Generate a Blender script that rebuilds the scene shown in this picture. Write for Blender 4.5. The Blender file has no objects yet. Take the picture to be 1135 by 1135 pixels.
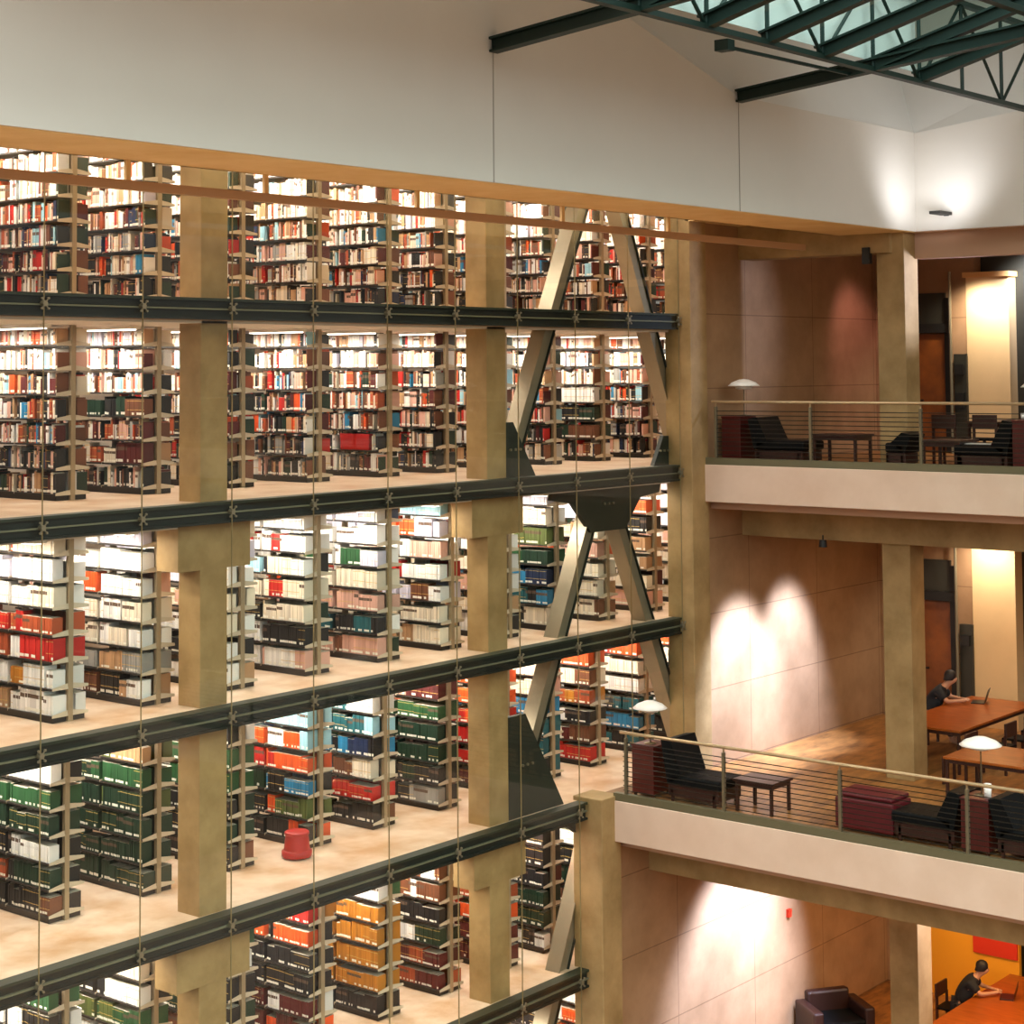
import bpy, bmesh, math, random
from mathutils import Vector, Matrix
from mathutils.bvhtree import BVHTree

# ---------------------------------------------------------------- camera, world, exposure
S = bpy.context.scene
COL = S.collection
CAM = Vector((0, 0, 1.67))
YAW, PIT, ROL, FPX, PCY = 0.684088, 0.0583101, -0.00728373, 2017.95, 291.354
_F = Vector((math.cos(YAW), math.sin(YAW), 0)); _R = Vector((math.sin(YAW), -math.cos(YAW), 0)); _U = Vector((0, 0, 1))
F_ = _F*math.cos(PIT)+_U*math.sin(PIT); U_ = _U*math.cos(PIT)-_F*math.sin(PIT)
R_ = _R*math.cos(ROL)+U_*math.sin(ROL); U_ = U_*math.cos(ROL)-_R*math.sin(ROL)
cd = bpy.data.cameras.new('camera'); cam = bpy.data.objects.new('camera', cd); COL.objects.link(cam)
m = Matrix((R_, U_, -F_)).transposed().to_4x4(); m.translation = CAM; cam.matrix_world = m
cd.sensor_width = 36; cd.lens = FPX*36/1135; cd.shift_y = -(567.5-PCY)/1135; cd.clip_end = 300
S.camera = cam

def lin(h, k=1.0):
    if isinstance(h, str):
        h = [int(h[i:i+2], 16)/255 for i in (0, 2, 4)]
    return tuple(((c/12.92) if c <= .04045 else ((c+.055)/1.055)**2.4)*k for c in h)

W = bpy.data.worlds.new('world'); S.world = W; W.use_nodes = True
wn = W.node_tree; wn.nodes.clear()
wo = wn.nodes.new('ShaderNodeOutputWorld'); wb = wn.nodes.new('ShaderNodeBackground')
wr = wn.nodes.new('ShaderNodeValToRGB'); wtc = wn.nodes.new('ShaderNodeTexCoord'); wsx = wn.nodes.new('ShaderNodeSeparateXYZ')
wmr = wn.nodes.new('ShaderNodeMapRange')
wmr.inputs['From Min'].default_value = -1; wmr.inputs['From Max'].default_value = 1
wn.links.new(wtc.outputs['Generated'], wsx.inputs[0]); wn.links.new(wsx.outputs['Z'], wmr.inputs['Value'])
wn.links.new(wmr.outputs[0], wr.inputs[0]); wn.links.new(wr.outputs[0], wb.inputs[0]); wn.links.new(wb.outputs[0], wo.inputs[0])
e = wr.color_ramp.elements
WK = 5.0     # the sky through the roof lights the hall from high above; low directions are dim
def wcol(c): return (c[0]/WK, c[1]/WK, c[2]/WK, 1)
e[0].position = 0.0; e[0].color = wcol((1.1, .82, .58))
e[1].position = 1.0; e[1].color = wcol((5.2, 5.2, 5.0))
for p_, c_ in ((.28, (.42, .30, .2)), (.43, (.22, .17, .13)), (.53, (.30, .29, .27)), (.57, (1.3, 1.5, 1.5)), (.62, (1.8, 2.0, 1.95)), (.72, (3.2, 3.25, 3.15))):
    x = e.new(p_); x.color = wcol(c_)
wb.inputs[1].default_value = WK

S.view_settings.view_transform = 'Standard'; S.view_settings.look = 'None'
S.view_settings.exposure = 0.0; S.view_settings.gamma = 1.0; S.view_settings.use_curve_mapping = False
try:
    S.cycles.use_denoising = True; S.cycles.max_bounces = 8; S.cycles.transparent_max_bounces = 24
    S.cycles.caustics_reflective = False; S.cycles.caustics_refractive = False
    S.cycles.sample_clamp_indirect = 6
except Exception: pass

def light(name, kind, loc, target, power, color, **kw):
    d = bpy.data.lights.new(name, kind); d.energy = power; d.color = color
    for k, v in kw.items(): setattr(d, k, v)
    o = bpy.data.objects.new(name, d); COL.objects.link(o); o.location = loc
    if target is not None:
        o.rotation_euler = (Vector(target)-Vector(loc)).to_track_quat('-Z', 'Y').to_euler()
    return o

P_STACK = 75          # power of one aisle light
COOL = (.52, .64, 1.0); WARM = (1.0, .58, .25); NEUT = (1.0, .86, .70)
# reading rooms: warm ceiling lights, one wide area per storey
light('room_light', 'AREA', (30.3, 13.2, 3.4), (30.3, 13.2, 0), 24, WARM, shape='RECTANGLE', size=2.5, size_y=4)
light('room_light', 'AREA', (30.3, 13.2, -1.45), (30.3, 13.2, -5), 95, WARM, shape='RECTANGLE', size=2.5, size_y=4)
light('room_light', 'AREA', (30.0, 13.2, -6.6), (30.0, 13.2, -10), 260, WARM, shape='RECTANGLE', size=3, size_y=4)

# ---------------------------------------------------------------- materials
MATS = {}
def mat(name, col, rough=.6, metal=0.0, noise=0.0, scale=3.0, col2=None, emit=None, es=0, bump=0.0, stretch=None, coat=0):
    if name in MATS: return MATS[name]
    M = bpy.data.materials.new(name); M.use_nodes = True; nt = M.node_tree; b = nt.nodes['Principled BSDF']
    c = lin(col)
    b.inputs['Base Color'].default_value = (*c, 1); b.inputs['Roughness'].default_value = rough; b.inputs['Metallic'].default_value = metal
    if coat: b.inputs['Coat Weight'].default_value = coat
    if noise or col2:
        tc = nt.nodes.new('ShaderNodeTexCoord'); mp = nt.nodes.new('ShaderNodeMapping'); nz = nt.nodes.new('ShaderNodeTexNoise')
        mp.inputs['Scale'].default_value = stretch or (1, 1, 1)
        nz.inputs['Scale'].default_value = scale; nz.inputs['Detail'].default_value = 6; nz.inputs['Roughness'].default_value = .6
        rp = nt.nodes.new('ShaderNodeValToRGB')
        c2 = lin(col2) if col2 else tuple(v*(1-noise) for v in c)
        rp.color_ramp.elements[0].color = (*c2, 1); rp.color_ramp.elements[1].color = (*c, 1)
        rp.color_ramp.elements[0].position = .3; rp.color_ramp.elements[1].position = .68
        nt.links.new(tc.outputs['Object'], mp.inputs[0]); nt.links.new(mp.outputs[0], nz.inputs['Vector'])
        nt.links.new(nz.outputs['Fac'], rp.inputs[0]); nt.links.new(rp.outputs[0], b.inputs['Base Color'])
        if bump:
            bp = nt.nodes.new('ShaderNodeBump'); bp.inputs['Strength'].default_value = bump; bp.inputs['Distance'].default_value = .02
            nt.links.new(nz.outputs['Fac'], bp.inputs['Height']); nt.links.new(bp.outputs[0], b.inputs['Normal'])
    if emit:
        b.inputs['Emission Color'].default_value = (*lin(emit), 1); b.inputs['Emission Strength'].default_value = es
    MATS[name] = M; return M

def joint_mat(name, col, col2, uu=2.4, vv=1.3, rough=.7):
    """board-marked concrete with thin pour joints"""
    M = mat(name, col, rough, noise=.1, scale=1.6, col2=col2, bump=.05)
    nt = M.node_tree; b = nt.nodes['Principled BSDF']
    src = b.inputs['Base Color'].links[0].from_socket
    tc = nt.nodes.new('ShaderNodeTexCoord'); sx = nt.nodes.new('ShaderNodeSeparateXYZ'); nt.links.new(tc.outputs['Object'], sx.inputs[0])
    def line(sock, period):
        a = nt.nodes.new('ShaderNodeMath'); a.operation = 'DIVIDE'; a.inputs[1].default_value = period; nt.links.new(sock, a.inputs[0])
        f = nt.nodes.new('ShaderNodeMath'); f.operation = 'FRACT'; nt.links.new(a.outputs[0], f.inputs[0])
        l = nt.nodes.new('ShaderNodeMath'); l.operation = 'LESS_THAN'; l.inputs[1].default_value = .018/period; nt.links.new(f.outputs[0], l.inputs[0])
        return l.outputs[0]
    ad = nt.nodes.new('ShaderNodeMath'); ad.operation = 'ADD'; nt.links.new(sx.outputs['X'], ad.inputs[0]); nt.links.new(sx.outputs['Y'], ad.inputs[1])
    mx = nt.nodes.new('ShaderNodeMath'); mx.operation = 'MAXIMUM'
    nt.links.new(line(ad.outputs[0], uu), mx.inputs[0]); nt.links.new(line(sx.outputs['Z'], vv), mx.inputs[1])
    mm = nt.nodes.new('ShaderNodeMixRGB'); mm.blend_type = 'MULTIPLY'; mm.inputs[2].default_value = (.6, .55, .5, 1)
    nt.links.new(mx.outputs[0], mm.inputs[0]); nt.links.new(src, mm.inputs[1]); nt.links.new(mm.outputs[0], b.inputs['Base Color'])
    return M

M_white = mat('white_plaster', 'DCD7CE', .75, noise=.06, scale=.5)
M_slope = mat('white_slope', 'E4E4E0', .75, noise=.05, scale=.5)
M_conc = mat('concrete', 'AA8A5A', .7, col2='876A3E', scale=1.8, bump=.05)
M_fascia = mat('concrete_fascia', 'DBBEA8', .65, col2='D0B098', scale=1.2)
M_wall = joint_mat('concrete_wall', 'A5805C', '8E6C4A')
M_soffit = mat('tan_soffit', 'EBC88E', .7, col2='DDB474', scale=1.5)
M_floor = mat('polished_floor', 'E4CAB2', .32, col2='BC9068', scale=1.5)
M_ceil = mat('stack_ceiling', 'E8E0D6', .8)
M_rceil = mat('room_ceiling', 'B48E72', .8)
M_wood_floor = mat('cork_floor', 'B07A40', .4, col2='5E3A1C', scale=2.2, stretch=(1, 3, 1))
M_beam = mat('dark_green_steel', '12180F', .6, .1, noise=.3, scale=4)
M_beam2 = mat('dark_green_edge', '2A3022', .5, .2)
M_green = mat('roof_green_steel', '0B251E', .5, .2)
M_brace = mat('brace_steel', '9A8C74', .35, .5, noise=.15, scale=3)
M_braced = mat('gusset_steel_brace_shade', '1C2218', .55, .1)
M_clamp = mat('clamp_steel', '8A8068', .4, .6)
M_seal = mat('glass_seal', '82704A', .5)
M_alu = mat('rail_steel', 'B49C78', .35, .7)
M_cable = mat('rail_cable', '2A261E', .4, .6)
M_postm = mat('bookcase_post', 'A38F72', .45, .4)
M_shelf = mat('bookcase_shelf', 'C8B8A0', .45, .2)
M_shelfd = mat('bookcase_shelf_dark', '2A2420', .5, .2)
M_lamp = mat('lamp_tube', 'FFFFFF', .5, emit='FFF1E2', es=5)
M_house = mat('lamp_housing', 'F0EAE0', .5)
M_black = mat('black_leather', '07090A', .6, noise=.4, scale=6)
M_black.node_tree.nodes['Principled BSDF'].inputs['Specular IOR Level'].default_value = .15
M_dwood = mat('dark_wood', '3A1C12', .4, noise=.35, scale=4, stretch=(1, 6, 1))
M_mwood = mat('maroon_wood', '55160F', .4, noise=.35, scale=4)
M_owood = mat('table_wood', 'A4561E', .3, col2='85400F', scale=2.5, stretch=(4, 1, 1))
M_mar = mat('maroon_leather', '5E0C14', .5, noise=.3, scale=6)
M_shade = mat('lamp_shade', 'F2EADF', .35)
M_brass = mat('lamp_stem', '7A6A50', .3, .8)
M_door = mat('door_wood', '8A4A18', .4, col2='5E2E0E', scale=2, stretch=(6, 1, 1))
M_dark = mat('dark_frame', '14120E', .5)
M_olive = mat('olive_panel', '2C2A20', .5)
M_red = mat('red_panel', 'C22A0A', .6)
M_yel = mat('ochre_wall', 'E29A1E', .6)
M_redst = mat('red_steel', 'A00E08', .5)
M_white_t = mat('white_cloth', 'D8D2C8', .8)
M_skin = mat('skin', 'B98A6C', .55)
M_shirt = mat('black_shirt', '0D1016', .8)
M_trous = mat('dark_trousers', '1A1C24', .8)
M_hair = mat('dark_hair', '120C0A', .6)
M_screen = mat('dark_screen', '1A1614', .3)
M_pink = mat('tan_panel', 'C08A50', .6)

def glass_mat(name, tint, rough=0.0, r0=.03, r1=.6):
    M = bpy.data.materials.new(name); M.use_nodes = True; nt = M.node_tree; nt.nodes.clear()
    o = nt.nodes.new('ShaderNodeOutputMaterial'); mx = nt.nodes.new('ShaderNodeMixShader')
    t = nt.nodes.new('ShaderNodeBsdfTransparent'); g = nt.nodes.new('ShaderNodeBsdfGlossy'); lw = nt.nodes.new('ShaderNodeLayerWeight')
    lw.inputs[0].default_value = .5
    pw = nt.nodes.new('ShaderNodeMath'); pw.operation = 'POWER'; pw.inputs[1].default_value = 4.5; nt.links.new(lw.outputs['Facing'], pw.inputs[0])
    ma = nt.nodes.new('ShaderNodeMath'); ma.operation = 'MULTIPLY_ADD'; ma.inputs[1].default_value = r1; ma.inputs[2].default_value = r0; nt.links.new(pw.outputs[0], ma.inputs[0])
    t.inputs[0].default_value = (*tint, 1); g.inputs['Roughness'].default_value = rough
    nt.links.new(ma.outputs[0], mx.inputs[0]); nt.links.new(t.outputs[0], mx.inputs[1]); nt.links.new(g.outputs[0], mx.inputs[2]); nt.links.new(mx.outputs[0], o.inputs[0])
    return M
M_glass = glass_mat('clear_glass', (.97, .99, .97), 0, .025, .5)
M_sky = glass_mat('skylight_glass', (.70, .95, .92), .1, .05, .6)

def book_material():
    M = bpy.data.materials.new('book_covers'); M.use_nodes = True; nt = M.node_tree; b = nt.nodes['Principled BSDF']
    b.inputs['Roughness'].default_value = .55
    at = nt.nodes.new('ShaderNodeAttribute'); at.attribute_name = 'Col'
    uv = nt.nodes.new('ShaderNodeUVMap'); uv.uv_map = 'UVMap'; sx = nt.nodes.new('ShaderNodeSeparateXYZ'); nt.links.new(uv.outputs[0], sx.inputs[0])
    r = nt.nodes.new('ShaderNodeUVMap'); r.uv_map = 'Rnd'; rx = nt.nodes.new('ShaderNodeSeparateXYZ'); nt.links.new(r.outputs[0], rx.inputs[0])
    def mth(op, a, bb=None):
        n = nt.nodes.new('ShaderNodeMath'); n.operation = op
        for i, s in enumerate((a, bb)):
            if s is None: continue
            if isinstance(s, (int, float)): n.inputs[i].default_value = s
            else: nt.links.new(s, n.inputs[i])
        return n.outputs[0]
    v = sx.outputs['Y']
    def band(lo, hi): return mth('MULTIPLY', mth('GREATER_THAN', v, lo), mth('LESS_THAN', v, hi))
    sticker = mth('MULTIPLY', band(.07, .2), mth('GREATER_THAN', rx.outputs['X'], .35))
    title = mth('MULTIPLY', band(.62, .8), mth('GREATER_THAN', rx.outputs['Y'], .78))
    title2 = mth('MULTIPLY', mth('ADD', band(.86, .89), band(.34, .37)), mth('LESS_THAN', rx.outputs['Y'], .35))
    m1 = nt.nodes.new('ShaderNodeMixRGB'); nt.links.new(at.outputs['Color'], m1.inputs[1]); m1.inputs[2].default_value = (*lin('E9E2D2'), 1); nt.links.new(sticker, m1.inputs[0])
    m2 = nt.nodes.new('ShaderNodeMixRGB'); nt.links.new(m1.outputs[0], m2.inputs[1]); m2.inputs[2].default_value = (*lin('5A4638'), 1); nt.links.new(title, m2.inputs[0])
    m3 = nt.nodes.new('ShaderNodeMixRGB'); nt.links.new(m2.outputs[0], m3.inputs[1]); m3.inputs[2].default_value = (*lin('C8A45A'), 1); nt.links.new(title2, m3.inputs[0])
    nt.links.new(m3.outputs[0], b.inputs['Base Color'])
    return M
M_book = book_material()

# ---------------------------------------------------------------- mesh helpers
class MB:
    def __init__(s): s.v = []; s.f = []; s.mi = []; s.m = 0
    def poly(s, pts):
        i = len(s.v); s.v += [tuple(p) for p in pts]; s.f.append(tuple(range(i, i+len(pts)))); s.mi.append(s.m); return s
    def box(s, x0, x1, y0, y1, z0, z1):
        i = len(s.v)
        s.v += [(x, y, z) for z in (z0, z1) for y in (y0, y1) for x in (x0, x1)]
        for q in ((0, 2, 3, 1), (4, 5, 7, 6), (0, 1, 5, 4), (2, 6, 7, 3), (0, 4, 6, 2), (1, 3, 7, 5)):
            s.f.append(tuple(i+k for k in q)); s.mi.append(s.m)
        return s
    def bar(s, a, b, w, h, up=(0, 0, 1)):
        a = Vector(a); b = Vector(b); d = (b-a).normalized(); up = Vector(up)
        if abs(d.dot(up)) > .99: up = Vector((1, 0, 0))
        r = d.cross(up).normalized(); u = r.cross(d)
        i = len(s.v)
        for p in (a, b):
            for sr, su in ((-1, -1), (1, -1), (1, 1), (-1, 1)): s.v.append(tuple(p+r*(sr*w/2)+u*(su*h/2)))
        for q in ((0, 1, 2, 3), (7, 6, 5, 4), (0, 4, 5, 1), (1, 5, 6, 2), (2, 6, 7, 3), (3, 7, 4, 0)):
            s.f.append(tuple(i+k for k in q)); s.mi.append(s.m)
        return s
    def tube(s, a, b, r, r2=None, n=10):
        a = Vector(a); b = Vector(b); d = (b-a).normalized(); up = Vector((0, 0, 1)) if abs(d.z) < .9 else Vector((1, 0, 0))
        e1 = d.cross(up).normalized(); e2 = d.cross(e1); i = len(s.v); r2 = r if r2 is None else r2
        for p, rr in ((a, r), (b, r2)):
            for k in range(n):
                t = 2*math.pi*k/n; s.v.append(tuple(p+e1*(rr*math.cos(t))+e2*(rr*math.sin(t))))
        for k in range(n):
            s.f.append((i+k, i+(k+1) % n, i+n+(k+1) % n, i+n+k)); s.mi.append(s.m)
        s.f.append(tuple(i+k for k in reversed(range(n)))); s.mi.append(s.m)
        s.f.append(tuple(i+n+k for k in range(n))); s.mi.append(s.m)
        return s
    def lathe(s, c, prof, n=20):
        i = len(s.v); c = Vector(c)
        for r, z in prof:
            for k in range(n):
                t = 2*math.pi*k/n; s.v.append((c.x+r*math.cos(t), c.y+r*math.sin(t), c.z+z))
        for j in range(len(prof)-1):
            for k in range(n):
                s.f.append((i+j*n+k, i+j*n+(k+1) % n, i+(j+1)*n+(k+1) % n, i+(j+1)*n+k)); s.mi.append(s.m)
        return s
    def build(s, name, mats, parent=None, bevel=0, smooth=False):
        me = bpy.data.meshes.new(name); me.from_pydata(s.v, [], s.f)
        if not isinstance(mats, (list, tuple)): mats = [mats]
        for q in mats: me.materials.append(q)
        if len(mats) > 1: me.polygons.foreach_set('material_index', s.mi)
        if smooth: me.polygons.foreach_set('use_smooth', [True]*len(s.f))
        me.update()
        bm = bmesh.new(); bm.from_mesh(me); bmesh.ops.recalc_face_normals(bm, faces=bm.faces); bm.to_mesh(me); bm.free()
        o = bpy.data.objects.new(name, me); COL.objects.link(o)
        if parent: o.parent = parent
        if bevel:
            bv = o.modifiers.new('bevel', 'BEVEL'); bv.width = bevel; bv.segments = 2; bv.limit_method = 'ANGLE'
        return o
def tag(o, label, cat, group=None, kind=None):
    o['label'] = label; o['category'] = cat
    if group: o['group'] = group
    if kind: o['kind'] = kind
    return o
def empty(name, loc, label, cat, group=None, rz=0):
    o = bpy.data.objects.new(name, None); COL.objects.link(o); o.location = loc; o.rotation_euler = (0, 0, rz); o.empty_display_size = .1
    return tag(o, label, cat, group)
def structure(name, mb, m, label=None, **k):
    o = mb.build(name, m, **k); o['kind'] = 'structure'
    if label: o['label'] = label
    return o
def kids(o, allobs):
    return [c for c in allobs if c.parent == o]
def copy_tree(o, allobs, parent=None):
    c = o.copy(); COL.objects.link(c); c.parent = parent
    for ch in kids(o, allobs): copy_tree(ch, allobs, c)
    return c

# ---------------------------------------------------------------- levels
FL = [2.6, 0.0, -2.6, -5.2, -7.8, -10.4]
GY = 17.62
# stack slabs
for i, z in enumerate(FL):
    structure('floor', MB().box(5, 32, 17.86, 26, z-.28, z), M_floor, 'pale polished stack floor')
    structure('ceiling', MB().box(5, 32, 17.88, 26, z-.31, z-.281), M_ceil, 'white ceiling over the bookcases')
structure('ceiling', MB().box(5, 32, 17.86, 26, 4.95, 5.1), M_ceil, 'white ceiling over the top storey')
structure('wall_back', MB().box(5, 33, 26, 26.2, -11, 5), M_ceil, 'white wall at the back of the stacks')
structure('wall_left', MB().box(4.8, 5, 17.86, 26, -11, 5), M_ceil, 'white end wall of the stacks')
# divider wall between the stacks and the reading rooms
structure('wall_side', MB().box(26.65, 33, 17.5, 17.86, -5.2, 4.95), M_wall, 'warm concrete wall beside the reading rooms')
structure('wall_side', MB().box(23.9, 33, 17.5, 17.86, -11, -5.2), M_wall, 'concrete wall under the lower balcony')
structure('column', MB().box(26.2, 26.72, 17.42, 17.95, -5.2, 4.6), M_conc, 'concrete pier at the end of the glass wall', bevel=.015)
structure('column', MB().box(23.45, 23.97, 17.38, 17.95, -11, -5.13), M_conc, 'lower concrete pier under the balcony corner', bevel=.015)

# concrete columns behind the glass
for cx in (15.82, 21.52):
    c = structure('column', MB().box(cx-.225, cx+.235, 17.88, 18.3, -11, 4.9), M_conc, 'tall concrete column behind the glass wall', bevel=.012)
    for z in (0.0, -5.2):
        structure('corbel', MB().box(cx-.6, cx+.62, 17.87, 18.28, z-.86, z-.29), M_conc, parent=c)
structure('column', MB().box(9.9, 10.3, 17.88, 18.3, -11, 4.9), M_conc, 'concrete column behind the glass')

# steel edge beams
for i, z in enumerate(FL[:5]):
    x1 = 26.62 if z > -5 else 23.75
    b = MB().box(6, x1, 17.70, 17.85, z-.25, z-.01)
    o = structure('steel_beam', b, M_beam, 'long dark green steel beam along a stack floor edge')
    structure('flange', MB().box(6, x1, 17.655, 17.85, z-.03, z+.005), M_beam2, parent=o)
    structure('flange', MB().box(6, x1, 17.655, 17.85, z-.268, z-.235), M_beam, parent=o)
    structure('ledge', MB().box(6, x1, 17.66, 17.70, z-.145, z-.125), mat('ledge_lit_line', '74725A', .5, .2), parent=o)  # ledge coloured paler than the beam to paint in its lit line

# X braces behind the glass
GRP = 'steel diagonal braces behind the glass'
def brace(a, b, label):
    a = Vector(a); b = Vector(b)
    o = MB().bar(a, b, .24, .2, (0, 1, 0)).build('steel_brace', M_brace, bevel=.01)
    tag(o, label, 'brace', GRP)
    d = (b-a).normalized(); n = Vector((0, 1, 0)).cross(d).normalized()
    for s in (-1, 1):
        MB().bar(a+n*(s*.112), b+n*(s*.112), .28, .018, (n.x, n.y, n.z)).build('flange', M_brace if s*n.x < 0 else M_braced, o)  # right-hand flange takes the dark steel: its shade is painted in
    return o
by = 18.06
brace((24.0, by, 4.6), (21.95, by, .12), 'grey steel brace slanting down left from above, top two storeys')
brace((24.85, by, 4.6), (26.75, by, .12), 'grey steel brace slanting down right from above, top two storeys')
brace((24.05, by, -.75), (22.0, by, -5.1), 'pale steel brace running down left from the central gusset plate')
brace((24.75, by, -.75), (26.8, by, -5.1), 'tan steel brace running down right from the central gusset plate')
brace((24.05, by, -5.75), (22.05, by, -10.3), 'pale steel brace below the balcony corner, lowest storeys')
def gusset(pts, label):
    mb = MB(); n = len(pts)
    f = [(x, 17.9, z) for x, z in pts]; bk = [(x, 17.98, z) for x, z in pts]
    mb.poly(f); mb.poly(list(reversed(bk)))
    for i in range(n): mb.poly([f[i], bk[i], bk[(i+1) % n], f[(i+1) % n]])
    o = mb.build('gusset_plate', M_braced); tag(o, label, 'steel plate', 'dark gusset plates of the braces')
    cx = sum(p[0] for p in pts)/n; cz = sum(p[1] for p in pts)/n
    for dx in (-.12, 0, .12): MB().tube((cx+dx, 17.9, cz), (cx+dx, 17.87, cz), .022, n=6).build('bolt', M_clamp, o)
gusset([(22.95, -.27), (25.95, -.27), (25.9, -.45), (25.35, -.5), (24.9, -1.0), (23.95, -1.0), (23.45, -.5), (22.9, -.42)], 'big dark gusset plate hanging under the beam where two braces meet')
gusset([(21.75, .0), (22.5, .0), (21.95, .85), (21.75, .85)], 'small dark gusset plate at the foot of the upper left brace')
gusset([(21.78, -5.2), (23.15, -5.2), (22.2, -3.65), (21.78, -3.65)], 'large dark triangular gusset plate beside the second concrete column')
gusset([(26.2, .0), (26.2, .5), (26.05, .5), (25.75, .0)], 'dark gusset plate beside the concrete pier')
gusset([(23.1, -5.47), (25.2, -5.47), (24.8, -6.0), (23.9, -6.0)], 'dark gusset plate below the fourth beam')

# ---------------------------------------------------------------- bookcases and books
rng = random.Random(7)
C = dict(cream='E6D6BE', white='EDE8E2', pink='D8A592', tan='B98E66', brown='6E4028', dark='1C1A1A', dgreen='14301F', green='24502C',
         olive='56602E', red='B81E16', orange='D9501A', maroon='561716', blue='2B7CA6', lblue='9CCAD8', navy='1C2A4A', ochre='B8741E',
         grey='9A9690', teal='1C5A62', lav='D3CCDC', rbrown='A64A26')
NAME = dict(cream='cream', white='white', pink='pale pink', tan='tan', brown='brown', dark='black', dgreen='dark green', green='green', olive='olive',
            red='red', orange='orange', maroon='maroon', blue='blue', lblue='light blue', navy='navy', ochre='ochre', grey='grey', teal='teal', lav='lavender', rbrown='rust')
MIX = 'pink*5 white*5 cream*5 tan*3 brown*4 dark*6 red*2 orange*1 maroon*2 grey*2 dgreen*1 blue*1 lblue*1 rbrown*3 navy*1'
MIXL = 'pink*5 white*9 cream*6 tan*3 brown*1 dark*2 red*1 orange*1 lblue*1 rbrown*1 lav*3'
MIXD = 'pink*2 white*4 cream*2 tan*2 brown*3 dark*9 dgreen*2 maroon*2 red*1 grey*2 navy*1'
BASE_AB = [MIXD, MIXD, MIX, MIX, MIX, MIXL, MIXL]
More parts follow.
